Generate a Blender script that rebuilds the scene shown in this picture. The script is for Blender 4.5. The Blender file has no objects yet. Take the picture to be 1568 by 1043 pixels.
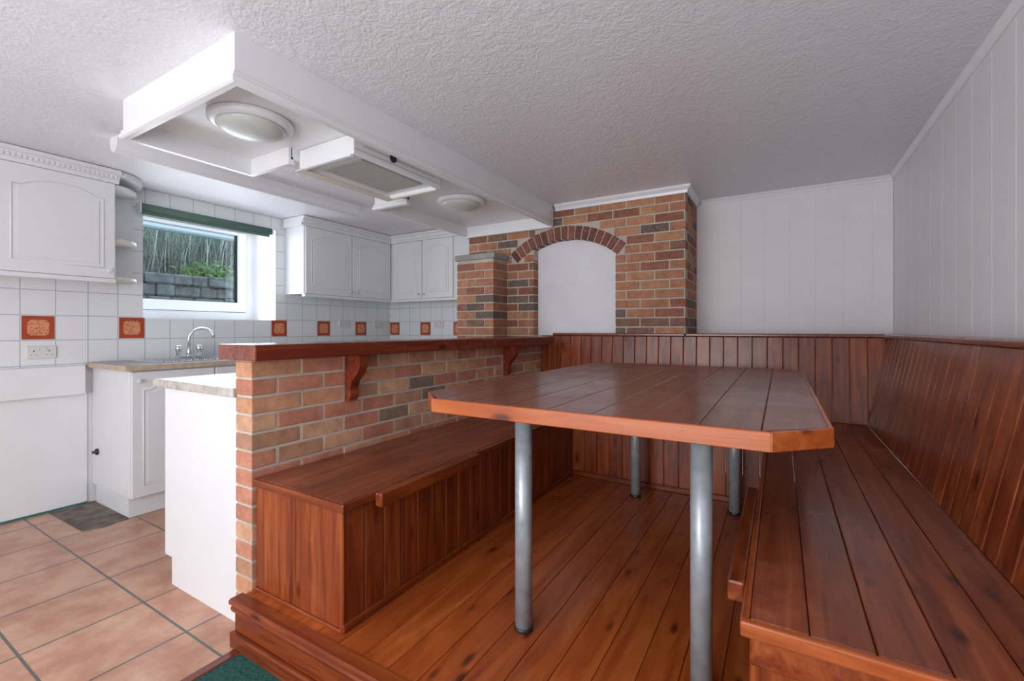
import bpy, bmesh, math, random
from mathutils import Vector, Matrix
random.seed(7)
scene = bpy.context.scene
KF = -0.18      # kitchen floor level (0 = raised dining platform)
CE = 2.145      # ceiling
LW = -4.25      # left wall
RW = 0.69       # right wall
BW = 4.14       # back wall
FW = -1.9       # wall behind the camera

# ---------------------------------------------------------------- materials
def newmat(name):
    m = bpy.data.materials.new(name); m.use_nodes = True
    nt = m.node_tree
    return m, nt, nt.nodes['Principled BSDF']
def N(nt, t, **kw):
    n = nt.nodes.new(t)
    for k, v in kw.items():
        if k.startswith('i_'):
            n.inputs[k[2:].replace('_', ' ')].default_value = v
        else: setattr(n, k, v)
    return n
def ramp(nt, stops, interp='LINEAR'):
    r = nt.nodes.new('ShaderNodeValToRGB'); cr = r.color_ramp; cr.interpolation = interp
    while len(cr.elements) < len(stops): cr.elements.new(0.5)
    for e, (p, c) in zip(cr.elements, stops):
        e.position = p; e.color = (*c, 1)
    return r
def mixc(nt, fac, a, b, blend='MIX'):
    m = nt.nodes.new('ShaderNodeMix'); m.data_type = 'RGBA'; m.blend_type = blend
    for inp, v in ((m.inputs[0], fac), (m.inputs[6], a), (m.inputs[7], b)):
        if hasattr(v, 'is_linked') or isinstance(v, bpy.types.NodeSocket): nt.links.new(v, inp)
        elif isinstance(v, tuple): inp.default_value = (*v, 1)
        else: inp.default_value = v
    return m.outputs[2]
def bump(nt, bsdf, h, strength=0.3, dist=0.01):
    b = N(nt, 'ShaderNodeBump'); b.inputs['Strength'].default_value = strength; b.inputs['Distance'].default_value = dist
    nt.links.new(h, b.inputs['Height']); nt.links.new(b.outputs[0], bsdf.inputs['Normal']); return b
def plain(name, c, rough=0.5, metal=0.0, noise=0.04, spec=0.5, nscale=6, bmp=0.0, bscale=80):
    m, nt, b = newmat(name)
    tc = N(nt, 'ShaderNodeTexCoord'); nz = N(nt, 'ShaderNodeTexNoise', i_Scale=nscale, i_Detail=4.0)
    nt.links.new(tc.outputs['Object'], nz.inputs['Vector'])
    dk = tuple(max(0, x * (1 - noise * 2)) for x in c)
    r = ramp(nt, [(0.3, dk), (0.7, c)]); nt.links.new(nz.outputs[0], r.inputs[0])
    nt.links.new(r.outputs[0], b.inputs['Base Color'])
    b.inputs['Roughness'].default_value = rough; b.inputs['Metallic'].default_value = metal
    b.inputs['Specular IOR Level'].default_value = spec
    if bmp:
        n2 = N(nt, 'ShaderNodeTexNoise', i_Scale=bscale, i_Detail=3.0); nt.links.new(tc.outputs['Object'], n2.inputs['Vector'])
        bump(nt, b, n2.outputs[0], bmp, 0.003)
    return m
def wood(name, axis, dark, mid, light, rough=0.3, coat=0.2, fine=22, var=0.5, wear=0.2):
    m, nt, b = newmat(name)
    tc = N(nt, 'ShaderNodeTexCoord'); geo = N(nt, 'ShaderNodeNewGeometry')
    mul = N(nt, 'ShaderNodeMath', operation='MULTIPLY'); mul.inputs[1].default_value = 31.7
    nt.links.new(geo.outputs['Random Per Island'], mul.inputs[0])
    cx = N(nt, 'ShaderNodeCombineXYZ')
    for i in range(3): nt.links.new(mul.outputs[0], cx.inputs[i])
    add = N(nt, 'ShaderNodeVectorMath', operation='ADD')
    nt.links.new(tc.outputs['Object'], add.inputs[0]); nt.links.new(cx.outputs[0], add.inputs[1])
    mp = N(nt, 'ShaderNodeMapping'); s = [fine] * 3; s['xyz'.index(axis)] = 1.6
    mp.inputs['Scale'].default_value = s; nt.links.new(add.outputs[0], mp.inputs['Vector'])
    nz = N(nt, 'ShaderNodeTexNoise', i_Scale=1.0, i_Detail=6.0, i_Roughness=0.6, i_Distortion=1.2)
    nt.links.new(mp.outputs[0], nz.inputs['Vector'])
    r = ramp(nt, [(0.28, dark), (0.5, mid), (0.72, light)]); nt.links.new(nz.outputs[0], r.inputs[0])
    vr = ramp(nt, [(0.0, (1 - var * .45,) * 3), (1.0, (1.0, 1.0, 1.0))]); nt.links.new(geo.outputs['Random Per Island'], vr.inputs[0])
    c = mixc(nt, 1.0, r.outputs[0], vr.outputs[0], 'MULTIPLY')
    mp2 = N(nt, 'ShaderNodeMapping'); s = [11.0] * 3; s['xyz'.index(axis)] = 4.0
    mp2.inputs['Scale'].default_value = s; nt.links.new(add.outputs[0], mp2.inputs['Vector'])
    vo = N(nt, 'ShaderNodeTexVoronoi', i_Scale=0.9); nt.links.new(mp2.outputs[0], vo.inputs['Vector'])
    kr = ramp(nt, [(0.06, (.9, .9, .9)), (0.17, (0, 0, 0))]); nt.links.new(vo.outputs['Distance'], kr.inputs[0])
    kd = tuple(x * .3 for x in dark)
    c = mixc(nt, kr.outputs[0], c, kd)
    n3 = N(nt, 'ShaderNodeTexNoise', i_Scale=3.0, i_Detail=8.0, i_Roughness=0.7); nt.links.new(tc.outputs['Object'], n3.inputs['Vector'])
    wr = ramp(nt, [(0.55, (0, 0, 0)), (0.75, (wear,) * 3)]); nt.links.new(n3.outputs[0], wr.inputs[0])
    c = mixc(nt, wr.outputs[0], c, tuple(min(1, x * 1.3 + .05) for x in light))
    rr = N(nt, 'ShaderNodeMapRange'); rr.inputs[1].default_value = .3; rr.inputs[2].default_value = .7
    rr.inputs[3].default_value = rough * .75; rr.inputs[4].default_value = rough * 1.5
    nt.links.new(n3.outputs[0], rr.inputs[0]); nt.links.new(rr.outputs[0], b.inputs['Roughness'])
    nt.links.new(c, b.inputs['Base Color'])
    b.inputs['Specular IOR Level'].default_value = .35
    b.inputs['Coat Weight'].default_value = coat; b.inputs['Coat Roughness'].default_value = 0.16
    bump(nt, b, nz.outputs[0], 0.12, 0.002)
    return m
def brickmat(name, cols):
    m, nt, b = newmat(name)
    tc = N(nt, 'ShaderNodeTexCoord'); geo = N(nt, 'ShaderNodeNewGeometry')
    r = ramp(nt, cols, 'CONSTANT'); nt.links.new(geo.outputs['Random Per Island'], r.inputs[0])
    nz = N(nt, 'ShaderNodeTexNoise', i_Scale=14.0, i_Detail=6.0, i_Roughness=0.65); nt.links.new(tc.outputs['Object'], nz.inputs['Vector'])
    vr = ramp(nt, [(0.3, (.68, .64, .62)), (0.65, (1.1, 1.08, 1.06))]); nt.links.new(nz.outputs[0], vr.inputs[0])
    c = mixc(nt, 1.0, r.outputs[0], vr.outputs[0], 'MULTIPLY')
    n2 = N(nt, 'ShaderNodeTexNoise', i_Scale=60.0, i_Detail=6.0); nt.links.new(tc.outputs['Object'], n2.inputs['Vector'])
    sp = ramp(nt, [(0.60, (0, 0, 0)), (0.72, (.5, .5, .5))]); nt.links.new(n2.outputs[0], sp.inputs[0])
    c = mixc(nt, sp.outputs[0], c, (.5, .42, .36))
    nt.links.new(c, b.inputs['Base Color']); b.inputs['Roughness'].default_value = 0.8
    bump(nt, b, n2.outputs[0], 0.4, 0.003)
    return m
def tilemat(name, plane, pitch, ou, ov, c, grout, mortar=0.02, rough=0.2, var=0.0, mottled=None):
    m, nt, b = newmat(name)
    tc = N(nt, 'ShaderNodeTexCoord'); sp = N(nt, 'ShaderNodeSeparateXYZ'); nt.links.new(tc.outputs['Object'], sp.inputs[0])
    cb = N(nt, 'ShaderNodeCombineXYZ')
    for k, (ax, o) in enumerate(zip(plane, (ou, ov))):
        s = N(nt, 'ShaderNodeMath', operation='SUBTRACT'); s.inputs[1].default_value = o - 40 * pitch
        nt.links.new(sp.outputs['xyz'.index(ax)], s.inputs[0])
        d = N(nt, 'ShaderNodeMath', operation='DIVIDE'); d.inputs[1].default_value = pitch
        nt.links.new(s.outputs[0], d.inputs[0]); nt.links.new(d.outputs[0], cb.inputs[k])
    br = N(nt, 'ShaderNodeTexBrick', offset=0.0, squash=1.0); nt.links.new(cb.outputs[0], br.inputs['Vector'])
    br.inputs['Scale'].default_value = 1.0; br.inputs['Brick Width'].default_value = 1.0; br.inputs['Row Height'].default_value = 1.0
    br.inputs['Mortar Size'].default_value = mortar; br.inputs['Mortar Smooth'].default_value = 0.1; br.inputs['Bias'].default_value = 0
    br.inputs['Color1'].default_value = (*c, 1); br.inputs['Color2'].default_value = (*[x * (1 - var) for x in c], 1)
    br.inputs['Mortar'].default_value = (*grout, 1)
    col = br.outputs['Color']
    if mottled:
        nz = N(nt, 'ShaderNodeTexNoise', i_Scale=7.0, i_Detail=6.0, i_Roughness=.6); nt.links.new(tc.outputs['Object'], nz.inputs['Vector'])
        rp = ramp(nt, [(0.38, (0, 0, 0)), (0.62, (1, 1, 1))]); nt.links.new(nz.outputs[0], rp.inputs[0])
        inv = N(nt, 'ShaderNodeMath', operation='SUBTRACT'); inv.inputs[0].default_value = 1.0; nt.links.new(br.outputs['Fac'], inv.inputs[1])
        mm = N(nt, 'ShaderNodeMath', operation='MULTIPLY'); nt.links.new(rp.outputs[0], mm.inputs[0]); nt.links.new(inv.outputs[0], mm.inputs[1])
        col = mixc(nt, mm.outputs[0], col, mottled)
    nt.links.new(col, b.inputs['Base Color']); b.inputs['Roughness'].default_value = rough
    iv = N(nt, 'ShaderNodeMath', operation='SUBTRACT'); iv.inputs[0].default_value = 1.0; nt.links.new(br.outputs['Fac'], iv.inputs[1])
    bump(nt, b, iv.outputs[0], 0.6, 0.002)
    return m

D_, M_, L_ = (.095, .013, .005), (.23, .042, .010), (.37, .092, .021)
wY = wood('stained_pine_long', 'y', D_, M_, L_)
wZ = wood('stained_pine_vertical', 'z', D_, M_, L_)
wX = wood('stained_pine_cross', 'x', D_, M_, L_)
wTab = wood('table_pine', 'y', (.12, .030, .017), (.20, .055, .030), (.28, .090, .048), rough=0.3, coat=.35, var=.35)
wEdgeX = wood('table_edge_x', 'x', (.24, .045, .010), (.42, .092, .020), (.54, .15, .038), wear=.1)
wEdgeY = wood('table_edge_y', 'y', (.24, .045, .010), (.42, .092, .020), (.54, .15, .038), wear=.1)
wFloor = wood('platform_floor_pine', 'y', (.25, .045, .010), (.41, .088, .017), (.54, .145, .034), rough=.3, coat=.25, var=.3, fine=16)
wBar = wood('bar_top_mahogany', 'y', (.09, .014, .008), (.18, .030, .013), (.28, .062, .025), rough=.22, coat=.4)
wBench = wood('bench_seat_pine', 'y', (.13, .025, .010), (.25, .058, .022), (.38, .105, .038), rough=.3, coat=.3, wear=.5)
brickP = brickmat('peninsula_brick', [(0, (.56, .28, .16)), (.22, (.48, .20, .13)), (.42, (.22, .17, .13)), (.50, (.60, .35, .22)), (.72, (.44, .24, .15)), (.82, (.54, .23, .15)), (.95, (.26, .18, .13))])
brickC = brickmat('chimney_brick', [(0, (.42, .19, .105)), (.2, (.29, .11, .07)), (.38, (.15, .11, .09)), (.47, (.47, .235, .13)), (.7, (.24, .125, .085)), (.8, (.42, .18, .11)), (.94, (.17, .125, .10))])
brickA = brickmat('arch_brick', [(0, (.21, .070, .052)), (.35, (.15, .056, .044)), (.7, (.26, .092, .066))])
mortar = plain('mortar', (.56, .50, .42), .9, bmp=.6, noise=.12)
white = plain('white_paint', (.80, .80, .82), .5, noise=.02)
gloss = plain('white_gloss', (.82, .825, .85), .25, noise=.015)
cabw = plain('cabinet_white', (.75, .76, .78), .35, noise=.015)
wallw = plain('panel_wall_paint', (.79, .765, .785), .45, noise=.02)
niche = plain('niche_plaster', (.77, .77, .81), .8, noise=.03, bmp=.5, bscale=45)
upvc = plain('upvc', (.86, .88, .9), .25, noise=.01)
concrete = plain('concrete', (.36, .35, .34), .85, noise=.12, bmp=.5)
steel = plain('galvanised_steel', (.42, .46, .50), .34, metal=.3, noise=.14, nscale=25)
nail = plain('nail_head', (.30, .22, .18), .4, metal=.6)
chrome = plain('chrome', (.75, .76, .78), .12, metal=1.0, noise=.02)
darkm = plain('dark_plastic', (.02, .02, .02), .4)
greenb = plain('green_blind', (.10, .17, .14), .7)
carpet = plain('green_carpet', (.02, .13, .11), .95, noise=.35, nscale=90, bmp=1.0, bscale=300)
lamin = plain('laminate_worktop', (.62, .56, .51), .35, noise=.22, nscale=30)
laminE = plain('worktop_edge', (.58, .46, .34), .5, noise=.15, nscale=30)
lamT = plain('sink_worktop', (.28, .29, .30), .35, noise=.1)
cream = plain('hood_cream', (.74, .69, .60), .5, noise=.05)
filt = plain('hood_filter', (.46, .44, .42), .5, metal=.1, noise=.12, nscale=200)
frost = plain('frosted_glass', (.60, .62, .60), .3, noise=.05)
teal = plain('teal_strip', (.03, .16, .14), .7)
dirt = plain('bare_screed', (.22, .18, .15), .9, noise=.3, nscale=14, bmp=.6)
handle = plain('knob_white', (.72, .72, .70), .3)
wtileL = tilemat('wall_tiles_side', 'yz', .168, .892, .98, (.79, .81, .83), (.50, .52, .53), .018, .18)
wtileB = tilemat('wall_tiles_back', 'xz', .168, -4.25, .98, (.79, .81, .83), (.50, .52, .53), .018, .18)
ftile = tilemat('terracotta_floor_tiles', 'xy', .39, -2.47, .905, (.47, .22, .14), (.10, .11, .095), .013, .3, .12, mottled=(.56, .33, .22))

def ceilmat():
    m, nt, b = newmat('textured_ceiling')
    tc = N(nt, 'ShaderNodeTexCoord')
    nz = N(nt, 'ShaderNodeTexNoise', i_Scale=11.0, i_Detail=6.0, i_Roughness=.68, i_Distortion=1.4); nt.links.new(tc.outputs['Object'], nz.inputs['Vector'])
    vo = N(nt, 'ShaderNodeTexNoise', i_Scale=70.0, i_Detail=3.0, i_Distortion=.5); nt.links.new(tc.outputs['Object'], vo.inputs['Vector'])
    ad = N(nt, 'ShaderNodeMath', operation='MULTIPLY_ADD'); ad.inputs[1].default_value = .5
    nt.links.new(vo.outputs[0], ad.inputs[0]); nt.links.new(nz.outputs[0], ad.inputs[2])
    b.inputs['Base Color'].default_value = (.79, .775, .82, 1); b.inputs['Roughness'].default_value = .34
    bump(nt, b, ad.outputs[0], 0.65, .010)
    return m
ceilm = ceilmat()
def decomat():
    m, nt, b = newmat('terracotta_motif_tile')
    tc = N(nt, 'ShaderNodeTexCoord')
    vo = N(nt, 'ShaderNodeTexVoronoi', i_Scale=70.0); nt.links.new(tc.outputs['Object'], vo.inputs['Vector'])
    r = ramp(nt, [(0.25, (.55, .13, .045)), (0.55, (.68, .32, .16))]); nt.links.new(vo.outputs['Distance'], r.inputs[0])
    nt.links.new(r.outputs[0], b.inputs['Base Color']); b.inputs['Roughness'].default_value = .3
    return m
deco = decomat(); decor = plain('terracotta_tile_border', (.46, .07, .028), .3, noise=.1)
def glassmat():
    m = bpy.data.materials.new('window_glass'); m.use_nodes = True; nt = m.node_tree; nt.nodes.clear()
    o = nt.nodes.new('ShaderNodeOutputMaterial'); t = nt.nodes.new('ShaderNodeBsdfTransparent'); g = nt.nodes.new('ShaderNodeBsdfGlossy')
    t.inputs[0].default_value = (.82, .93, .97, 1); g.inputs['Roughness'].default_value = .02
    x = nt.nodes.new('ShaderNodeMixShader'); x.inputs[0].default_value = .08
    nt.links.new(t.outputs[0], x.inputs[1]); nt.links.new(g.outputs[0], x.inputs[2]); nt.links.new(x.outputs[0], o.inputs[0]); return m
glass = glassmat()
def islandmat(name, stops, rough=.8):
    m, nt, b = newmat(name); geo = N(nt, 'ShaderNodeNewGeometry')
    r = ramp(nt, stops); nt.links.new(geo.outputs['Random Per Island'], r.inputs[0]); nt.links.new(r.outputs[0], b.inputs['Base Color'])
    b.inputs['Roughness'].default_value = rough; return m
grassm = islandmat('dry_grass', [(0, (.12, .14, .10)), (.35, (.30, .30, .24)), (.65, (.75, .73, .66)), (1, (.50, .54, .44))])
leafm = islandmat('green_leaves', [(0, (.08, .18, .04)), (.6, (.17, .34, .07)), (1, (.38, .52, .20))], .5)

# ---------------------------------------------------------------- mesh tools
class MB:
    def __init__(s, *mats): s.bm = bmesh.new(); s.mats = mats
    def hexa(s, v, mi=0, bev=0.0, seg=1):
        bv = [s.bm.verts.new(p) for p in v]
        fs = [s.bm.faces.new([bv[i] for i in f]) for f in ((0, 3, 2, 1), (4, 5, 6, 7), (0, 1, 5, 4), (1, 2, 6, 5), (2, 3, 7, 6), (3, 0, 4, 7))]
        for f in fs: f.material_index = mi
        if bev:
            es = list({e for f in fs for e in f.edges})
            bmesh.ops.bevel(s.bm, geom=es, offset=bev, segments=seg, affect='EDGES', profile=.5, material=mi)
    def box(s, x0, x1, y0, y1, z0, z1, mi=0, bev=0.0, seg=1, fn=None):
        v = [(x0, y0, z0), (x1, y0, z0), (x1, y1, z0), (x0, y1, z0), (x0, y0, z1), (x1, y0, z1), (x1, y1, z1), (x0, y1, z1)]
        if fn: v = [fn(*p) for p in v]
        s.hexa(v, mi, bev, seg)
    def prism(s, pts, ax, lo, hi, mi=0, smooth=False):
        def P(p, t):
            return {'x': (t, p[0], p[1]), 'y': (p[0], t, p[1]), 'z': (p[0], p[1], t)}[ax]
        a = [s.bm.verts.new(P(p, lo)) for p in pts]; b = [s.bm.verts.new(P(p, hi)) for p in pts]
        n = len(pts); fs = [s.bm.faces.new(a), s.bm.faces.new(b[::-1])]
        for i in range(n):
            f = s.bm.faces.new([a[i], b[i], b[(i + 1) % n], a[(i + 1) % n]]); f.smooth = smooth; fs.append(f)
        for f in fs: f.material_index = mi
        bmesh.ops.recalc_face_normals(s.bm, faces=fs)
    def sweep(s, path, prof, mi=0):
        """mitred moulding: path in plan, prof = (outward offset, z), outward = right of travel"""
        path = [Vector(p) for p in path]; n = len(path); nr = []
        for a, b in zip(path, path[1:]):
            d = (b - a).normalized(); nr.append(Vector((d.y, -d.x)))
        rings = []
        for i, p in enumerate(path):
            if i == 0: k = nr[0]
            elif i == n - 1: k = nr[-1]
            else:
                k = nr[i - 1] + nr[i]; k = k / (1 + nr[i - 1].dot(nr[i]))
            rings.append([s.bm.verts.new((p.x + k.x * o, p.y + k.y * o, z)) for o, z in prof])
        fs = [s.bm.faces.new(rings[0]), s.bm.faces.new(rings[-1][::-1])]; q = len(prof)
        for a, b in zip(rings, rings[1:]):
            for i in range(q): fs.append(s.bm.faces.new([a[i], b[i], b[(i + 1) % q], a[(i + 1) % q]]))
        for f in fs: f.material_index = mi
        bmesh.ops.recalc_face_normals(s.bm, faces=fs)
    def lathe(s, prof, c, mi=0, seg=32, axis='z'):
        rings = []
        for r, h in prof:
            ring = []
            for i in range(seg):
                t = 2 * math.pi * i / seg; q = (r * math.cos(t), r * math.sin(t), h)
                if axis == 'x': q = (q[2], q[0], q[1])
                if axis == 'y': q = (q[0], q[2], q[1])
                ring.append(s.bm.verts.new(Vector(c) + Vector(q)))
            rings.append(ring)
        fs = []
        for a, b in zip(rings, rings[1:]):
            for i in range(seg):
                f = s.bm.faces.new([a[i], a[(i + 1) % seg], b[(i + 1) % seg], b[i]]); f.smooth = True; fs.append(f)
        fs.append(s.bm.faces.new(rings[0][::-1])); fs.append(s.bm.faces.new(rings[-1]))
        for f in fs: f.material_index = mi
        bmesh.ops.recalc_face_normals(s.bm, faces=fs)
    def tube(s, path, r, mi=0, seg=12):
        path = [Vector(p) for p in path]; rings = []
        for i, p in enumerate(path):
            d = (path[min(i + 1, len(path) - 1)] - path[max(i - 1, 0)]).normalized()
            u = d.orthogonal().normalized() if i == 0 else (rings_u - d * rings_u.dot(d)).normalized()
            rings_u = u; w = d.cross(u)
            rings.append([s.bm.verts.new(p + r * (math.cos(2 * math.pi * k / seg) * u + math.sin(2 * math.pi * k / seg) * w)) for k in range(seg)])
        fs = []
        for a, b in zip(rings, rings[1:]):
            for i in range(seg):
                f = s.bm.faces.new([a[i], a[(i + 1) % seg], b[(i + 1) % seg], b[i]]); f.smooth = True; fs.append(f)
        fs += [s.bm.faces.new(rings[0][::-1]), s.bm.faces.new(rings[-1])]
        for f in fs: f.material_index = mi
        bmesh.ops.recalc_face_normals(s.bm, faces=fs)
    def done(s, name, parent=None):
        me = bpy.data.meshes.new(name); s.bm.to_mesh(me); s.bm.free()
        for m in s.mats: me.materials.append(m)
        o = bpy.data.objects.new(name, me); scene.collection.objects.link(o)
        if parent:
            o.parent = parent; o.matrix_parent_inverse = Matrix.Translation(-Vector(parent.location))
        return o
def group(name, loc=(0, 0, 0)):
    e = bpy.data.objects.new(name, None); e.location = loc; e.empty_display_size = .1; scene.collection.objects.link(e); return e
def B(name, dims, mat, bev=0.0, parent=None, seg=1):
    m = MB(mat); m.box(*dims, 0, bev, seg); return m.done(name, parent)

# ---------------------------------------------------------------- room shell
m = MB(ftile); m.box(LW - .1, -1.80, FW, BW + .1, KF - .1, KF); m.done('floor')
B('floor_carpet', (-1.76, RW + .1, FW, 0.99, KF - .1, KF + .004), carpet)
B('trim_1', (-1.80, -1.76, FW, 0.945, KF - .1, KF + .008), wBar, .003)
m = MB(wFloor, wX, darkm)
x = -1.83; i = 0
while x < RW:
    w = .112; m.box(x + .001, min(x + w - .001, RW), .985, 3.66, -.022, 0, 0, .0015); x += w
m.box(-1.83, RW, 1.0, 3.66, KF, -.023, 2)
m.done('floor_platform')
m = MB(wX, wY)
m.box(-1.832, RW, .965, .99, KF, -.022, 0, .003)
prof = [(1.0, -.024), (.955, -.024), (.947, -.015), (.947, -.003), (.955, .003), (1.0, .003)]
m.prism(prof, 'x', -1.842, RW, 0)
m.prism([(.965, -.05), (.955, -.045), (.950, -.03), (.957, -.024), (.97, -.024)], 'x', -1.836, RW, 0)
m.box(-1.836, RW, .945, .965, KF, KF + .06, 0, .006, 2)
m.done('platform_step_plinth')

T = .45
m = MB(white)
wy0, wy1, wz0, wz1 = 1.55, 2.62, 1.13, 2.02
m.box(LW - T, LW, FW, wy0, KF - .1, CE); m.box(LW - T, LW, wy1, BW + .1, KF - .1, CE)
m.box(LW - T, LW, wy0, wy1, KF - .1, wz0); m.box(LW - T, LW, wy0, wy1, wz1, CE)
m.done('wall_left')
B('wall_back', (LW - T, RW + .1, BW + .006, BW + .15, KF - .1, CE), white)
B('wall_right', (RW + .006, RW + .15, FW, BW + .15, KF - .1, CE), white)
m = MB(white)
m.box(LW, -3.7, FW - .1, FW, KF - .1, CE); m.box(-0.1, RW, FW - .1, FW, KF - .1, CE); m.box(-3.7, -.1, FW - .1, FW, KF - .1, .1); m.box(-3.7, -.1, FW - .1, FW, 2.05, CE)
m.done('wall_front')
B('ceiling', (LW - T, RW + .15, FW - .1, BW + .15, CE, CE + .1), ceilm)
def vboards(mb, axis, a0, a1, pitch, face, th, z0, z1, mi=0, bev=.003, gap=.0008, fn=None):
    a = a0
    while a < a1 - .005:
        b = min(a + pitch, a1)
        if axis == 'y': mb.box(min(face, face + th), max(face, face + th), a + gap, b - gap, z0, z1, mi, bev, 1, fn)
        else: mb.box(a + gap, b - gap, min(face, face + th), max(face, face + th), z0, z1, mi, bev, 1, fn)
        a = b
m = MB(wallw); vboards(m, 'y', FW, BW, .205, RW, .012, KF, CE - .001, bev=.0015, gap=.0002); m.done('wall_right_panelling')
m = MB(wallw); vboards(m, 'x', -.617, RW - .001, .17, BW - .004, .012, KF, CE - .001, bev=.0008, gap=.0001); m.done('wall_back_panelling')
m = MB(gloss)
m.prism([(BW - .004, CE), (BW - .004, CE - .035), (BW - .013, CE - .035), (BW - .02, CE - .02), (BW - .032, CE - .01), (BW - .038, CE)], 'x', -.58, RW); m.done('trim_2')
m = MB(gloss)
m.prism([(RW, CE), (RW, CE - .03), (RW - .008, CE - .03), (RW - .014, CE - .018), (RW - .024, CE - .008), (RW - .028, CE)], 'y', FW, BW, 0); m.done('trim_3')

# ---------------------------------------------------------------- kitchen tiling
tz0, tz1 = .80, CE - .002
gt = group('wall_left_tiling', (LW, 1.6, tz0))
gtb = group('wall_back_tiling', (-3.4, BW, tz0))
m = MB(wtileL)
m.box(LW, LW + .006, -.8, wy0, tz0, tz1); m.box(LW, LW + .006, wy1, BW, tz0, tz1)
m.box(LW, LW + .006, wy0, wy1, tz0, wz0); m.box(LW, LW + .006, wy0, wy1, wz1, tz1)
m.box(LW - .36, LW, wy0, wy1, wz0, wz0 + .006)
m.done('plain_tiles', gt)
m = MB(wtileB); m.box(LW + .006, -2.6, BW - .006, BW + .001, tz0, tz1); m.done('plain_tiles', gtb)
def decotile(c, ax):
    m = MB(decor, deco); h = .078
    oc = [(-.052, -.036), (-.036, -.052), (.036, -.052), (.052, -.036), (.052, .036), (.036, .052), (-.036, .052), (-.052, .036)]
    if ax == 'x':
        X = LW + .0062; y, z = c
        m.box(X, X + .003, y - h, y + h, z - h, z + h, 0, .001)
        m.prism([(y + a, z + b) for a, b in oc], 'x', X + .002, X + .0045, 1)
    else:
        Y = BW - .0062; xx, z = c
        m.box(xx - h, xx + h, Y - .003, Y, z - h, z + h, 0, .001)
        m.prism([(xx + a, z + b) for a, b in oc], 'y', Y - .0045, Y - .002, 1)
    m.done('decorative_tile', gt if ax == 'x' else gtb)
for y in (.976, 1.48, 2.656, 3.16, 3.664): decotile((y, 1.064), 'x')
for xx in (-4.166, -3.662, -3.158): decotile((xx, 1.064), 'y')
def socket(c, ax):
    m = MB(handle, darkm); y, z = c
    F = (lambda a0, a1, b0, b1, d0, d1, mi, bev=0: m.box(LW + .0062 + d0, LW + .0062 + d1, y + a0, y + a1, z + b0, z + b1, mi, bev)) if ax == 'x' else \
        (lambda a0, a1, b0, b1, d0, d1, mi, bev=0: m.box(y + a0, y + a1, BW - .0062 - d1, BW - .0062 - d0, z + b0, z + b1, mi, bev))
    F(-.073, .073, -.043, .043, 0, .011, 0, .004)
    for s in (-.037, .037):
        F(s - .003, s + .003, .004, .014, .010, .0115, 1); F(s - .014, s - .009, -.020, -.015, .010, .0115, 1); F(s + .009, s + .014, -.020, -.015, .010, .0115, 1)
        F(s * .45 - .007, s * .45 + .007, .014, .03, .010, .015, 0, .002)
    m.done('double_socket')
socket((.99, .90), 'x'); socket((3.42, 1.12), 'x'); socket((3.93, 1.12), 'x'); socket((-3.45, 1.12), 'y')

# ---------------------------------------------------------------- window
g = group('window_1', (-4.66, 2.08, 1.13)); X0, X1 = -4.69, -4.62
m = MB(upvc)
m.box(X0, X1, wy0 - .01, wy0 + .05, wz0, wz1, 0, .004); m.box(X0, X1, wy1 - .08, wy1 + .01, wz0, wz1, 0, .004)
m.box(X0, X1, wy0 + .05, wy1 - .08, wz0, wz0 + .09, 0, .004); m.box(X0, X1, wy0 + .05, wy1 - .08, wz1 - .02, wz1, 0, .004)
m.done('frame', g)
m = MB(upvc, darkm)
a0, a1, c0, c1 = wy0 + .045, wy1 - .085, wz0 + .095, wz1 - .01
m.box(X0 + .01, X1 + .02, a0, a0 + .05, c0, c1, 0, .005); m.box(X0 + .01, X1 + .02, a1 - .075, a1, c0, c1, 0, .005)
m.box(X0 + .01, X1 + .02, a0 + .05, a1 - .075, c0, c0 + .09, 0, .005); m.box(X0 + .01, X1 + .02, a0 + .05, a1 - .075, c1 - .03, c1, 0, .005)
m.box(X0 + .025, X1 - .005, a1 - .083, a1 - .075, c0 + .09, c1 - .03, 1); m.box(X0 + .025, X1 - .005, a0 + .05, a1 - .075, c0 + .09, c0 + .095, 1)
m.done('sash', g)
B('glass', (-4.655, -4.65, a0 + .05, a1 - .075, c0 + .09, c1 - .03), glass, 0, g)
B('window_sill', (X1, LW + .0, wy0, wy1, wz0 + .006, wz0 + .012), upvc, 0, g)
g = group('roller_blind', (-4.2, 2.03, 1.99))
m = MB(greenb); m.lathe([(.030, 0), (.030, 1.03)], (-4.20, 1.515, 1.990), 0, 20, 'y'); m.box(-4.212, -4.19, 1.53, 2.53, 1.935, 1.97, 0, .004); m.done('fabric_roll', g)
m = MB(gloss); m.box(LW + .007, -4.165, 1.505, 1.515, 1.95, 2.02, 0, .003); m.box(LW + .007, -4.165, 2.545, 2.557, 1.95, 2.02, 0, .003); m.done('brackets', g)

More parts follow.
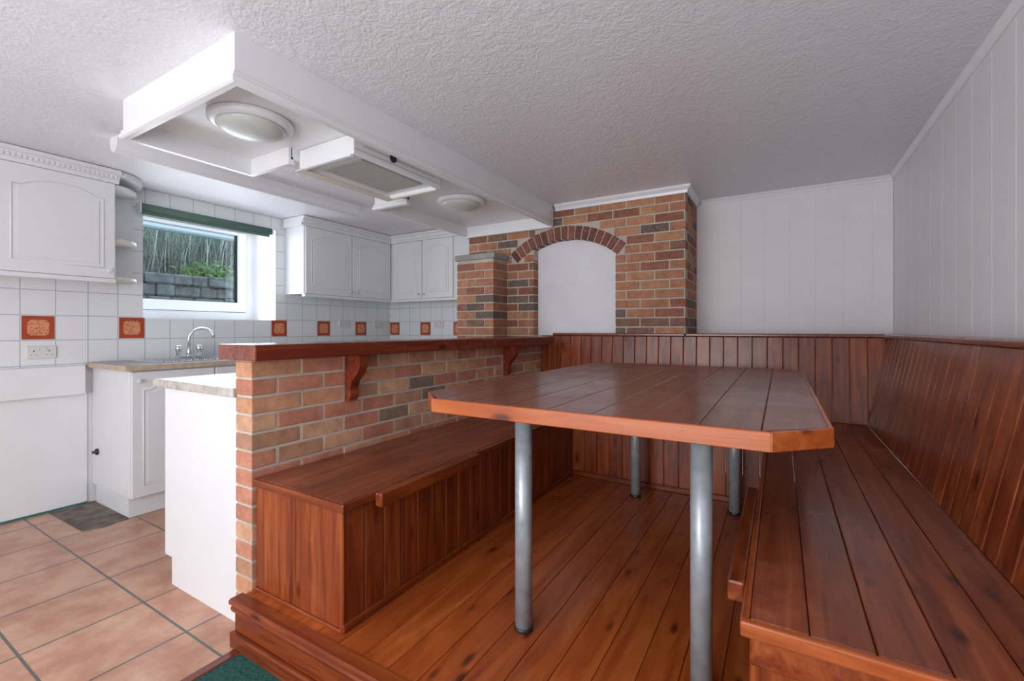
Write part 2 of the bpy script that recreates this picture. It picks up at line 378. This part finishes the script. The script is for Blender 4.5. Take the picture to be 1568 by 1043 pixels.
# outside
B('outdoor_ground', (-14, -4.9, -8, 12, -.4, -.3), plain('soil', (.12, .11, .08), .9, noise=.2))
stone = plain('garden_wall_stone', (.36, .355, .34), .9, noise=.3, nscale=9, bmp=1.0, bscale=30)
m = MB(stone)
for r in range(14):
    y = -3 - random.uniform(0, .3)
    while y < 9:
        l = random.uniform(.15, .38); m.box(-6.75 + random.uniform(-.01, .01), -6.62 + random.uniform(-.03, .02), y, y + l - .006, -.3 + r * .148, -.3 + r * .148 + random.uniform(.13, .148), 0, .02); y += l
m.done('garden_wall')
gg = group('garden_planting', (-7.6, 3, -.3))
def blades(m, n, xr, yr, z0, hr, lr, wr):
    for i in range(n):
        bx = random.uniform(*xr); by = random.uniform(*yr); h = random.uniform(*hr)
        a = random.uniform(0, 6.28); l = random.uniform(*lr); wd = random.uniform(*wr)
        dx, dy = math.cos(a) * l * .45, math.sin(a) * l; pv = None
        px_, py_ = -math.sin(a) * wd, math.cos(a) * wd + .002
        for k in range(5):
            t = k / 4; p = Vector((bx + dx * t * t, by + dy * t * t, z0 + h * (t - .4 * t ** 3))); ww = 1 - .9 * t
            v = [m.bm.verts.new(p + Vector((px_ * ww, py_ * ww, 0))), m.bm.verts.new(p - Vector((px_ * ww, py_ * ww, 0)))]
            if pv: m.bm.faces.new([pv[0], pv[1], v[1], v[0]])
            pv = v
m = MB(grassm); blades(m, 7000, (-8.0, -7.3), (.5, 6), 1.0, (1.2, 3.2), (.2, 1.3), (.005, .012)); m.done('dry_grass', gg)
B('earth_bank', (-8.2, -7.05, -3, 9, -.3, 1.45), plain('earth', (.10, .09, .06), .95, noise=.3), .05, gg)
m = MB(leafm)
for k in range(170):
    c = Vector((random.gauss(-6.92, .03), random.gauss(3.3, .17), 1.80 + abs(random.gauss(0, .09))))
    c.x = max(-6.98, min(-6.83, c.x))
    u = Vector((random.uniform(-.3, .3), random.uniform(-1, 1), random.uniform(-1, 1))).normalized() * .045; w_ = u.cross(Vector((1, .2, .1))).normalized() * .016
    v = [m.bm.verts.new(c - u), m.bm.verts.new(c + w_), m.bm.verts.new(c + u), m.bm.verts.new(c - w_)]; m.bm.faces.new(v)
for k in range(12): m.tube([(-6.92, 3.3 + (k - 6) * .02, -.3), (-6.92, 3.3 + (k - 6) * .03, 1.2), (-6.92, 3.3 + (k - 6) * .05, 1.85)], .006, 0, 6)
m.done('leafy_shrub', gg)
m = MB(plain('hedge_green', (.20, .21, .16), .9, noise=.4, nscale=12, bmp=1.0, bscale=20)); m.box(-9.4, -8.9, -3, 9, -.3, 3.0, 0, .1); m.done('hedge', gg)
B('eaves_gutter', (-5.4, -5.28, -1, 6, 2.05, 2.20), upvc, .02)

# ---------------------------------------------------------------- cabinet doors
def curve(name, pts, r, mat, parent):
    cu = bpy.data.curves.new(name, 'CURVE'); cu.dimensions = '3D'; cu.bevel_depth = r; cu.bevel_resolution = 2
    sp = cu.splines.new('POLY'); sp.points.add(len(pts) - 1)
    for p, q in zip(sp.points, pts): p.co = (*q, 1)
    sp.use_cyclic_u = True; cu.materials.append(mat)
    o = bpy.data.objects.new(name, cu); scene.collection.objects.link(o)
    o.parent = parent; o.matrix_parent_inverse = Matrix.Translation(-Vector(parent.location)); return o
def door(parent, face, a0, a1, z0, z1, axis, knob='r', arch=True):
    def P(a, z, d): return (face + d, a, z) if axis == 'x' else (a, face - d, z)
    m = MB(cabw, handle)
    a0 += .002; a1 -= .002
    if axis == 'x': m.box(face, face + .018, a0, a1, z0 + .002, z1 - .002, 0, .004, 2)
    else: m.box(a0, a1, face - .018, face, z0 + .002, z1 - .002, 0, .004, 2)
    def outline(mg):
        l, r, b, t = a0 + mg, a1 - mg, z0 + mg + .01, z1 - mg - .01
        rise = .05 if arch else 0; ts = t - rise; w = r - l; pts = [(l, b), (r, b), (r, ts)]
        if arch:
            for k in range(0, 15):
                u = k / 14; x = r - w * (.10 + .80 * u); pts.append((x, ts + rise * math.sin(math.pi * u) ** .8))
        pts.append((l, ts)); return pts
    pan = outline(.085)
    if axis == 'x': m.prism(pan, 'x', face + .016, face + .022, 0)
    else: m.prism(pan, 'y', face - .022, face - .016, 0)
    if knob:
        kz = z0 + .05 if z0 > 1 else z1 - .06
        ka = a1 - .035 if knob == 'r' else a0 + .035
        if axis == 'x': m.lathe([(.006, 0), (.006, .012), (.013, .018), (.013, .026), (.008, .03)], (face + .018, ka, kz), 1, 14, 'x')
        else: m.lathe([(.006, 0), (.006, -.012), (.013, -.018), (.013, -.026), (.008, -.03)], (ka, face - .018, kz), 1, 14, 'y')
    m.done('door', parent)
    curve('door_moulding', [P(a, z, .018) for a, z in outline(.062)], .0055, cabw, parent)

UZ0, UZ1 = 1.40, 2.055
def cornice_y(mb, y0, y1, X):
    mb.prism([(X - .27, UZ1), (X + .02, UZ1), (X + .024, UZ1 + .02), (X + .035, UZ1 + .03), (X + .045, UZ1 + .055), (X + .06, UZ1 + .062), (X + .06, UZ1 + .085), (X - .27, UZ1 + .085)], 'y', y0, y1)
    y = y0 + .01
    while y < y1 - .01:
        mb.box(X + .03, X + .045, y, y + .012, UZ1 + .026, UZ1 + .045); y += .024
def cornice_x(mb, x0, x1, Y):
    mb.prism([(Y + .26, UZ1), (Y - .02, UZ1), (Y - .024, UZ1 + .02), (Y - .035, UZ1 + .03), (Y - .045, UZ1 + .055), (Y - .06, UZ1 + .062), (Y - .06, UZ1 + .085), (Y + .26, UZ1 + .085)], 'x', x0, x1)
FX = -3.95
g = group('wall_cabinet', (-4.1, .8, UZ0))
m = MB(cabw); m.box(LW + .0065, FX, -.3, 1.285, UZ0, UZ1, 0, .002); cornice_y(m, -.3, 1.30, FX)
m.box(FX - .03, FX + .018, -.3, 1.285, UZ0 - .03, UZ0, 0, .004); m.done('carcass', g)
for a, b_, k in ((-.28, .24, 'r'), (.24, .72, 'l'), (.725, 1.28, 'r')): door(g, FX, a, b_, UZ0, UZ1, 'x', k)
m = MB(cabw, cream)
m.box(LW + .0065, LW + .02, 1.285, 1.48, UZ0, UZ1 + .08)
for z in (UZ0, 1.665, UZ1 - .02):
    pts = [(LW + .007, 1.285)] + [(LW + .007 + .29 * math.sin(t * math.pi / 16), 1.285 + .20 * math.cos(t * math.pi / 16)) for t in range(9)]
    m.prism(pts, 'z', z, z + .018, 1 if z < 2 else 0)
pts = [(LW + .007, 1.285)] + [(LW + .007 + .34 * math.sin(t * math.pi / 16), 1.285 + .23 * math.cos(t * math.pi / 16)) for t in range(9)]
m.prism(pts, 'z', UZ1 + .05, UZ1 + .085, 0)
m.done('open_end_shelves', g)
g = group('corner_wall_cabinet', (-3.6, 3.6, UZ0))
m = MB(cabw); m.box(LW + .0065, FX, 2.72, BW - .007, UZ0, UZ1, 0, .002); m.box(FX, -2.66, 3.86, BW - .007, UZ0, UZ1, 0, .002)
cornice_y(m, 2.68, 3.86, FX); cornice_x(m, FX, -2.66, 3.86)
m.box(FX - .03, FX + .018, 2.72, 3.84, UZ0 - .03, UZ0, 0, .004); m.box(FX, -2.66, 3.842, 3.89, UZ0 - .03, UZ0, 0, .004)
m.done('carcass', g)
door(g, FX, 2.73, 3.28, UZ0, UZ1, 'x', 'r'); door(g, FX, 3.285, 3.83, UZ0, UZ1, 'x', 'l')
door(g, 3.86, -3.90, -3.46, UZ0, UZ1, 'y', 'r'); door(g, 3.86, -3.455, -3.02, UZ0, UZ1, 'y', 'l')
m = MB(gloss)
m.prism([(-3.30, CE), (-3.30, CE - .045), (-3.285, CE - .075), (-3.25, CE - .09), (-3.215, CE - .075), (-3.2, CE - .045), (-3.2, CE)], 'y', 1.05, 2.76, 0)
m.done('trim_4')

# ---------------------------------------------------------------- base units & sink
WT = .82
g = group('sink_base_unit', (-3.9, 2.6, KF))
m = MB(cabw)
m.box(LW + .007, -3.62, 1.25, BW - .007, KF + .13, WT - .04, 0, .002); m.box(LW + .05, -3.66, 1.26, BW - .01, KF, KF + .13, 0)
m.box(-3.62, -2.66, 3.56, BW - .007, KF + .13, WT - .04); m.box(-3.62, -2.66, 3.62, BW - .01, KF, KF + .13)
m.done('carcass', g)
for a in (1.255, 1.76, 2.265, 2.77): door(g, -3.62, a, a + .5, KF + .13, WT - .045, 'x', 'l')
door(g, 3.56, -3.55, -3.1, KF + .13, WT - .045, 'y', 'r'); door(g, 3.56, -3.095, -2.67, KF + .13, WT - .045, 'y', 'l')
m = MB(lamT, laminE)
m.box(LW + .007, -3.585, 1.22, BW - .007, WT - .038, WT, 0, .004, 2); m.box(-3.585, -2.66, 3.52, BW - .007, WT - .038, WT, 0, .004, 2)
m.box(-3.59, -3.58, 1.22, 3.52, WT - .036, WT - .003, 1); m.box(LW + .01, -3.585, 1.214, 1.221, WT - .036, WT - .003, 1)
m.done('worktop', g)
g = group('kitchen_sink', (-3.92, 1.95, WT))
m = MB(chrome, steel)
m.box(-4.16, -3.66, 1.42, 2.42, WT, WT + .006, 0, .002)
m.box(-4.10, -3.74, 1.95, 2.36, WT + .006, WT + .010, 1, .002)
for k in range(9): m.box(-4.10, -3.74, 1.48 + k * .045, 1.492 + k * .045, WT + .006, WT + .010, 0, .001)
m.done('sink_top', g)
m = MB(chrome)
tx, ty, tz = -4.09, 1.80, WT + .006
m.box(tx - .03, tx + .03, ty - .09, ty + .09, tz, tz + .02, 0, .008, 2)
m.lathe([(.018, 0), (.018, .03), (.013, .05), (.013, .06)], (tx, ty, tz + .018), 0, 20)
path = [(tx, ty, tz + .06)] + [(tx + .085 - .085 * math.cos(t * math.pi / 11), ty + .10 * (t / 10) + .0, tz + .17 + .065 * math.sin(t * math.pi / 11)) for t in range(11)]
path.append((path[-1][0], path[-1][1], path[-1][2] - .03)); m.tube(path, .011)
for s in (-.075, .075):
    m.lathe([(.014, 0), (.014, .035), (.024, .045), (.024, .07), (.016, .082)], (tx, ty + s, tz + .018), 0, 16)
    for k in range(4): m.tube([(tx, ty + s, tz + .075), (tx + .032 * math.cos(k * 1.571 + .4), ty + s + .032 * math.sin(k * 1.571 + .4), tz + .08)], .007)
m.done('mixer_tap', g)
B('trim_5', (LW + .0, -4.19, -.8, 1.20, .60, .80), white, .003)
m = MB(white); m.box(LW, -4.238, -.8, 1.22, KF, .60); m.done('trim_6')
B('baseboard_left', (LW, -4.225, -.8, 1.22, KF, KF + .012), teal)
m = MB(dirt); m.prism([(-4.22, 1.02), (-3.66, 1.03), (-3.62, 1.10), (-3.64, 1.255), (-4.22, 1.255)], 'z', KF - .001, KF + .004); m.done('bare_floor_patch')
m = MB(darkm); m.lathe([(.022, 0), (.022, -.012), (.010, -.016), (.010, -.03)], (-4.14, 1.250, .19), 0, 16, 'y'); m.done('pipe_cap')

# ---------------------------------------------------------------- peninsula
g = group('peninsula_base_cabinet', (-2.27, 2.2, KF))
m = MB(cabw); m.box(-2.59, -1.962, 1.06, 3.36, KF + .13, .765, 0, .002); m.box(-2.53, -1.962, 1.06, 3.36, KF, KF + .13)
m.prism([(-1.955, KF), (-2.53, KF), (-2.53, KF + .13), (-2.60, KF + .13), (-2.60, .765), (-1.955, .765)], 'y', 1.04, 1.06)
m.done('carcass', g)
m = MB(lamin, laminE); m.box(-2.685, -1.955, 1.02, 3.37, .767, .805, 0, .006, 2); m.done('worktop', g)
BX0, BX1, BY0, BY1, BZT = -1.95, -1.832, 1.03, 3.61, .925
m = MB(brickP, mortar)
m.box(BX0 + .004, BX1 - .004, BY0 + .004, BY1, KF, BZT, 1)
row = 0; z = KF
ph = .074
while z < BZT - .02:
    z1 = min(z + ph - .011, BZT); y = BY0 - (0 if row % 2 == 0 else .1125)
    while y < BY1:
        a, b_ = max(y, BY0), min(y + .214, BY1)
        if b_ - a > .02: m.box(BX0 + random.uniform(-.001, .001), BX1 + random.uniform(-.002, .0015), a, b_, z, z1, 0, .003)
        y += .225
    z += ph; row += 1
m.done('brick_peninsula_wall')
g = group('bar_top', (-1.85, 2.3, .93))
m = MB(wBar); m.box(-1.975, -1.712, .975, 3.60, .928, .992, 0, .006, 2); m.done('slab', g)
for yb in (1.48, 2.95):
    m = MB(wBar)
    X = BX1 + .003
    pts = [(X, .928), (X, .70), (X + .03, .705), (X + .045, .73), (X + .04, .77), (X + .05, .80), (X + .09, .84), (X + .105, .87), (X + .105, .928)]
    m.prism(pts, 'y', yb, yb + .05); m.done('bracket', g)

# ---------------------------------------------------------------- chimney breast
gc = group('brick_chimney_breast', (-1.63, 3.9, KF))
xc, cz, R, Ro, ang = -1.62, 1.119, .724, .834, math.radians(41)
CX0, CX1, CY = -2.645, -.617, 3.62
OX0, OX1 = -1.92, -1.165
def hole(x, z):
    r = math.hypot(x - xc, z - cz); t = abs(math.atan2(x - xc, z - cz))
    if R - .004 < r < Ro + .006 and t < ang + .012: return True
    return OX0 - .0 < x < OX1 and z > 1.0 and (r < R or z < 1.665)
m = MB(brickC, mortar, brickA)
m.box(CX0 + .006, OX0 - .004, CY + .005, BW, KF, 1.682, 1); m.box(OX1 + .004, CX1 - .005, CY + .005, BW, KF, 1.682, 1)
m.box(OX0 - .004, OX1 + .004, CY + .005, BW, KF, 1.0, 1)
arc = []
xs = [OX0 + (OX1 - OX0) * k / 20 for k in range(21)]
for x in xs: arc.append((x, cz + math.sqrt(R * R - (x - xc) ** 2)))
m.prism([(CX0 + .006, 1.682), (OX0, 1.682)] + arc + [(CX1 - .005, 1.681), (CX1 - .005, CE), (CX0 + .006, CE)], 'y', CY + .005, BW, 1)
row = 0; z = KF
while z < CE - .02:
    z1 = min(z + .063, CE); x = CX0 - (0 if row % 2 == 0 else .1125); zc = (z + z1) / 2
    while x < CX1:
        a, b_ = max(x, CX0), min(x + .214, CX1)
        run = None; n = 44; st = (b_ - a) / n if b_ > a else 0
        for k in range(n + 1):
            xx = a + st * k; h = any(hole(xx, q) for q in (zc, z + .015, z1 - .015))
            if not h and run is None: run = xx
            if (h or k == n) and run is not None:
                e = xx if not h else xx - st
                if e - run > .025: m.box(run, e, CY + random.uniform(-.001, .002), CY + .1, z, z1, 0, .003)
                run = None
        x += .225
    yy = CY + .106
    segs = ([.215, .19] if row % 2 == 0 else [.10, .215, .08])
    for s in segs:
        e = min(yy + s, BW - .005)
        if e - yy > .02: m.box(CX1 - .1, CX1 + random.uniform(-.001, .001), yy, e, z, z1, 0, .003)
        yy += s + .01
    z += .074; row += 1
nb = 17
for k in range(nb):
    t0 = -ang + 2 * ang * k / nb + .0065; t1 = -ang + 2 * ang * (k + 1) / nb - .0065
    def Q(r, t, y): return (xc + r * math.sin(t), y, cz + r * math.cos(t))
    m.hexa([Q(R, t0, CY - .004), Q(R, t1, CY - .004), Q(R, t1, CY + .1), Q(R, t0, CY + .1), Q(Ro, t0, CY - .004), Q(Ro, t1, CY - .004), Q(Ro, t1, CY + .1), Q(Ro, t0, CY + .1)], 2, .004)
m.done('brickwork', gc)
m = MB(niche); m.box(OX0 + .001, OX1 - .001, CY + .085, CY + .1, 1.001, 1.84); m.done('arched_niche_panel', gc)
m = MB(brickC, mortar, concrete)
PX0, PX1, PY0, PZ = -2.606, -2.20, 3.38, 1.69
m.box(PX0 + .005, PX1 - .005, PY0 + .005, CY, KF, PZ, 1)
z = KF; row = 0
while z < PZ - .02:
    z1 = min(z + .063, PZ)
    cuts = [PX0, PX0 + .203, PX1] if row % 2 == 0 else [PX0, PX0 + .1, PX1 - .1, PX1]
    for k in range(len(cuts) - 1):
        m.box(cuts[k] + (.005 if k else 0), cuts[k + 1] - (.005 if k < len(cuts) - 2 else 0), PY0 + random.uniform(-.001, .001), CY - .01 if row % 2 else CY - .11, z, z1, 0, .003)
    if row % 2 == 0: m.box(PX1 - .1, PX1, CY - .10, CY - .002, z, z1, 0, .003)
    z += .074; row += 1
m.box(PX0 - .015, PX1 + .02, PY0 - .02, CY - .001, PZ, PZ + .05, 2, .006, 2)
m.done('capped_brick_pier', gc)
m = MB(gloss)
m.sweep([(-1.70, CY - .002), (CX1 + .002, CY - .002), (CX1 + .002, BW - .04)], [(0, CE), (0, CE - .055), (.010, CE - .055), (.014, CE - .035), (.03, CE - .02), (.036, CE - .012), (.036, CE)])
m.done('trim_7')

# ---------------------------------------------------------------- ceiling canopy with extractor
g = group('ceiling_canopy', (-2.2, 2.2, CE))
cb, hx0, hx1, hy0 = 1.958, -2.69, -1.72, .905
m = MB(gloss)
fp = [(-.02, CE), (-.02, cb), (.004, cb), (.014, cb + .005), (.014, cb + .02), (.007, cb + .028), (.007, cb + .038), (0, cb + .046), (0, CE)]
m.sweep([(-2.31, 1.52), (hx0, 1.52), (hx0, hy0), (hx1, hy0), (hx1, CY - .045)], fp)
m.sweep([(hx0 + .04, CY - .045), (hx0 + .04, 2.42), (-2.31, 2.42)], fp)
m.box(hx0 + .025, hx1 + .0, CY - .045, CY - .004, cb - .01, CE, 0, .003)
m.box(-2.33, -2.31, 1.515, 2.43, cb + .03, CE)
m.box(hx0 + .02, hx1 - .02, hy0 + .02, 1.515, 2.05, 2.06); m.box(-2.31, hx1 - .02, 1.515, 2.435, 2.05, 2.06); m.box(hx0 + .06, hx1 - .02, 2.435, CY - .045, 2.05, 2.06)
m.done('fascia_and_soffit', g)
g = group('cooker_extractor_hood', (-2.09, 1.87, 2.0))
m = MB(gloss, cream, filt, darkm)
ex0, ex1, ey0, ey1, ez = -2.305, -1.86, 1.56, 2.24, 1.945
m.box(ex1 - .02, ex1, ey0, ey1, ez, 2.049, 0, .003); m.box(ex0, ex0 + .02, ey0, ey1, ez, 2.049, 0, .003)
m.box(ex0 + .02, ex1 - .02, ey0, ey0 + .02, ez, 2.049, 0, .003); m.box(ex0 + .02, ex1 - .02, ey1 - .02, ey1, ez, 2.049, 0, .003)
m.box(ex0 + .02, ex1 - .02, ey0 + .02, ey1 - .02, ez + .02, ez + .045, 0)
m.box(ex0 + .07, ex1 - .06, ey0 + .10, ey1 - .10, ez + .012, ez + .0205, 2, .002)
for k in range(46):
    yy = ey0 + .105 + k * .0104; m.box(ex0 + .075, ex1 - .065, yy, yy + .004, ez + .0095, ez + .0125, 2)
m.box(ex0 - .03, ex0 + .03, ey0 - .005, ey1 + .005, ez - .010, ez, 1, .003); m.box(ex0 + .03, ex1 - .02, ey0 - .005, ey0 + .02, ez - .008, ez, 0, .003); m.box(ex0 + .03, ex1 - .02, ey1 - .02, ey1 + .005, ez - .008, ez, 1, .003)
m.box(ex1, ex1 + .003, ey0 + .01, ey1 - .01, ez + .028, ez + .030, 2); m.box(ex1, ex1 + .003, ey0 + .06, ey1 - .06, ez + .058, ez + .060, 2)
m.lathe([(.024, 0), (.024, .006), (.018, .006)], (ex1, 1.83, ez + .062), 3, 20, 'x')
m.done('hood_body', g)
for (lx, ly) in ((-2.17, 1.22), (-2.12, 2.80)):
    g = group('ceiling_light', (lx, ly, 2.05))
    m = MB(gloss, frost)
    m.lathe([(.178, 0), (.182, -.008), (.180, -.022), (.165, -.032), (.148, -.032)], (lx, ly, 2.049), 0, 48)
    m.done('rim', g); m = MB(frost)
    m.lathe([(.147, 0), (.147, -.008), (.13, -.022), (.10, -.032), (.06, -.039), (.02, -.042)], (lx, ly, 2.017), 0, 48); m.done('diffuser', g)

# ---------------------------------------------------------------- banquette seating
SZ = .45
def seatboards(m, x0, x1, y0, y1, n, mi, z=SZ):
    w = (x1 - x0) / n
    for k in range(n): m.box(x0 + k * w + .001, x0 + (k + 1) * w - .001, y0, y1, z - .026, z, mi, .0025)
g = group('banquette_bench', (-.5, 2.3, 0))
RL = RW - .006
m = MB(wBench, wZ, wY, wX)
seatboards(m, -1.828, -1.30, 1.045, 3.60, 3, 0)
m.box(-1.298, -1.28, 1.03, 3.05, SZ - .03, SZ + .001, 2, .006, 2); m.box(-1.828, -1.28, 1.028, 1.045, SZ - .03, SZ + .001, 3, .006, 2)
m.box(-1.255 - .025, -1.245, 1.17, 1.80, .402, .452, 2, .006, 2)
vboards(m, 'y', 1.05, 3.06, .092, -1.30, -.014, 0.02, SZ - .03, 1, .004)
vboards(m, 'x', -1.826, -1.31, .26, 1.045, .014, 0.0, SZ - .03, 1, .003)
m.box(-1.318, -1.298, 1.042, 1.062, 0, SZ - .03, 1, .004)
m.box(-1.826, -1.30, 1.036, 1.046, 0, .012, 3, .003); m.box(-1.302, -1.29, 1.04, 3.04, 0, .03, 2, .004)
m.done('left_seat', g)
m = MB(wBench, wZ, wX)
for k in range(4):
    y0 = 3.03 + k * .145; m.box(-1.30, -.06, y0 + .001, y0 + .144, SZ - .026, SZ, 2, .0025)
vboards(m, 'x', -1.30, -.05, .092, 3.05, .014, .03, SZ - .03, 1, .004)
m.box(-1.29, -.06, 3.036, 3.05, 0, .035, 2, .004)
m.done('back_seat', g)
m = MB(wBench, wZ, wEdgeY, wEdgeX, wY)
seatboards(m, -.055, .47, 1.06, 3.60, 5, 0)
m.box(-.072, -.055, 1.05, 3.05, SZ - .03, SZ + .001, 2, .005, 2); m.box(-.072, .56, 1.04, 1.06, SZ - .032, SZ + .001, 3, .005, 2)
m.box(-.11, -.072, 1.20, 1.95, .40, .45, 4, .006, 2)
vboards(m, 'y', 1.06, 3.06, .092, -.055, .014, .0, SZ - .03, 1, .004)
vboards(m, 'x', -.05, .56, .105, 1.062, .014, .05, SZ - .09, 1, .004)
m.box(-.055, .56, 1.055, 1.068, SZ - .095, SZ - .032, 4, .004); m.box(-.055, .56, 1.055, 1.068, 0, .05, 3, .004)
m.done('right_seat', g)
kx = (.57 - .465) / .55
m = MB(wZ, wBar)
vboards(m, 'y', 1.05, 3.635, .092, .465, .016, SZ, 1.0, 0, .004, fn=lambda x, y, z: (x + (z - SZ) * kx, y, z))
m.box(.465, RL, 1.045, 1.05, SZ, 1.0, 0)
m.box(.548, RL, 1.03, 3.60, 1.0, 1.022, 1, .006, 2)
m.done('right_backrest', g)
ky = .035 / .55
m = MB(wZ, wBar)
vboards(m, 'x', -1.826, .575, .092, 3.588, .014, SZ, 1.0, 0, .004, fn=lambda x, y, z: (x, y + (z - SZ) * ky - .02, z))
m.box(-1.71, CX1, 3.575, CY - .006, 1.0, 1.022, 1, .006, 2); m.box(CX1 + .003, RL, 3.575, BW - .006, 1.0, 1.022, 1, .006, 2)
m.done('back_backrest', g)

# ---------------------------------------------------------------- table
g = group('dining_table', (-.5, 2.13, 0))
x0, x1, y0, y1, ch = -1.13, .108, 1.165, 3.10, .125
m = MB(wTab)
n = 9; w = (x1 - x0 - .02) / n
for k in range(n):
    a, b_ = x0 + .01 + k * w + .0008, x0 + .01 + (k + 1) * w - .0008
    def yl(x): return y0 + .01 + max(0, ch - (x - x0), ch - (x1 - x))
    v = [(a, yl(a)), (b_, yl(b_)), (b_, (y0 + y1) - yl(b_)), (a, (y0 + y1) - yl(a))]
    m.hexa([(*p, .782) for p in v] + [(*p, .82) for p in v], 0, .0022)
m.done('table_top', g)
m = MB(wEdgeX, wEdgeY, nail)
out = [(x0 + ch, y0), (x1 - ch, y0), (x1, y0 + ch), (x1, y1 - ch), (x1 - ch, y1), (x0 + ch, y1), (x0, y1 - ch), (x0, y0 + ch)]
inn = [(x0 + ch + .005, y0 + .011), (x1 - ch - .005, y0 + .011), (x1 - .011, y0 + ch + .005), (x1 - .011, y1 - ch - .005), (x1 - ch - .005, y1 - .011), (x0 + ch + .005, y1 - .011), (x0 + .011, y1 - ch - .005), (x0 + .011, y0 + ch + .005)]
for k in range(8):
    a, b_, c, d = out[k], out[(k + 1) % 8], inn[(k + 1) % 8], inn[k]
    m.hexa([(*p, .774) for p in (a, b_, c, d)] + [(*p, .8195) for p in (a, b_, c, d)], 1 if k in (2, 6) else 0, .002)
for k in range(7):
    xx = x0 + ch + .04 + k * (x1 - x0 - 2 * ch - .08) / 6
    m.lathe([(.0022, 0), (.0022, -.0008), (.001, -.001)], (xx, y0, .797 + random.uniform(-.005, .005)), 2, 8, 'y')
m.done('edge_band', g)
m = MB(wX)
for yy in (1.35, 2.82): m.box(-1.0, -.02, yy, yy + .07, .745, .7815, 0, .003)
m.done('battens', g)
for (lx, ly) in ((-.775, 1.385), (-.196, 1.40), (-.785, 2.85), (-.225, 2.86)):
    m = MB(steel, darkm); m.lathe([(.03, .012), (.03, .742)], (lx, ly, 0), 0, 28)
    m.lathe([(.031, 0), (.033, .004), (.033, .014), (.030, .016)], (lx, ly, 0), 1, 28); m.lathe([(.055, .74), (.055, .746)], (lx, ly, 0), 0, 28)
    m.done('leg', g)

# ---------------------------------------------------------------- light
w = bpy.data.worlds.new('World'); scene.world = w; w.use_nodes = True
bg = w.node_tree.nodes['Background']; bg.inputs[0].default_value = (.83, .90, 1.0, 1); bg.inputs[1].default_value = 1.85
def area(name, loc, rot, sx, sy, power, col=(1, 1, 1)):
    l = bpy.data.lights.new(name, 'AREA'); l.shape = 'RECTANGLE'; l.size = sx; l.size_y = sy; l.energy = power; l.color = col
    o = bpy.data.objects.new(name, l); o.location = loc; o.rotation_euler = rot; scene.collection.objects.link(o); return o
area('patio_window_light', (-1.2, FW + .05, 1.0), (math.radians(90), 0, 0), 2.2, 1.5, 70, (1, .985, .98))
area('kitchen_window_light', (-4.55, 2.08, 1.6), (0, math.radians(-90), 0), .8, 1.0, 14, (.85, .93, 1))
area('ceiling_fill', (-.4, -.9, .15), (math.radians(180), 0, 0), 1.8, 1.4, 24, (1, .985, .98))  # added fill aimed up to brighten the ceiling, not a lamp in the room

# ---------------------------------------------------------------- camera
cam = bpy.data.cameras.new('camera'); co = bpy.data.objects.new('camera', cam); scene.collection.objects.link(co)
co.location = (0, 0, 1.05); co.rotation_euler = (math.radians(90), 0, math.radians(30.7))
cam.sensor_width = 36; cam.lens = 15.89; cam.shift_y = -.0105; cam.clip_start = .02
scene.camera = co
scene.view_settings.view_transform = 'Standard'
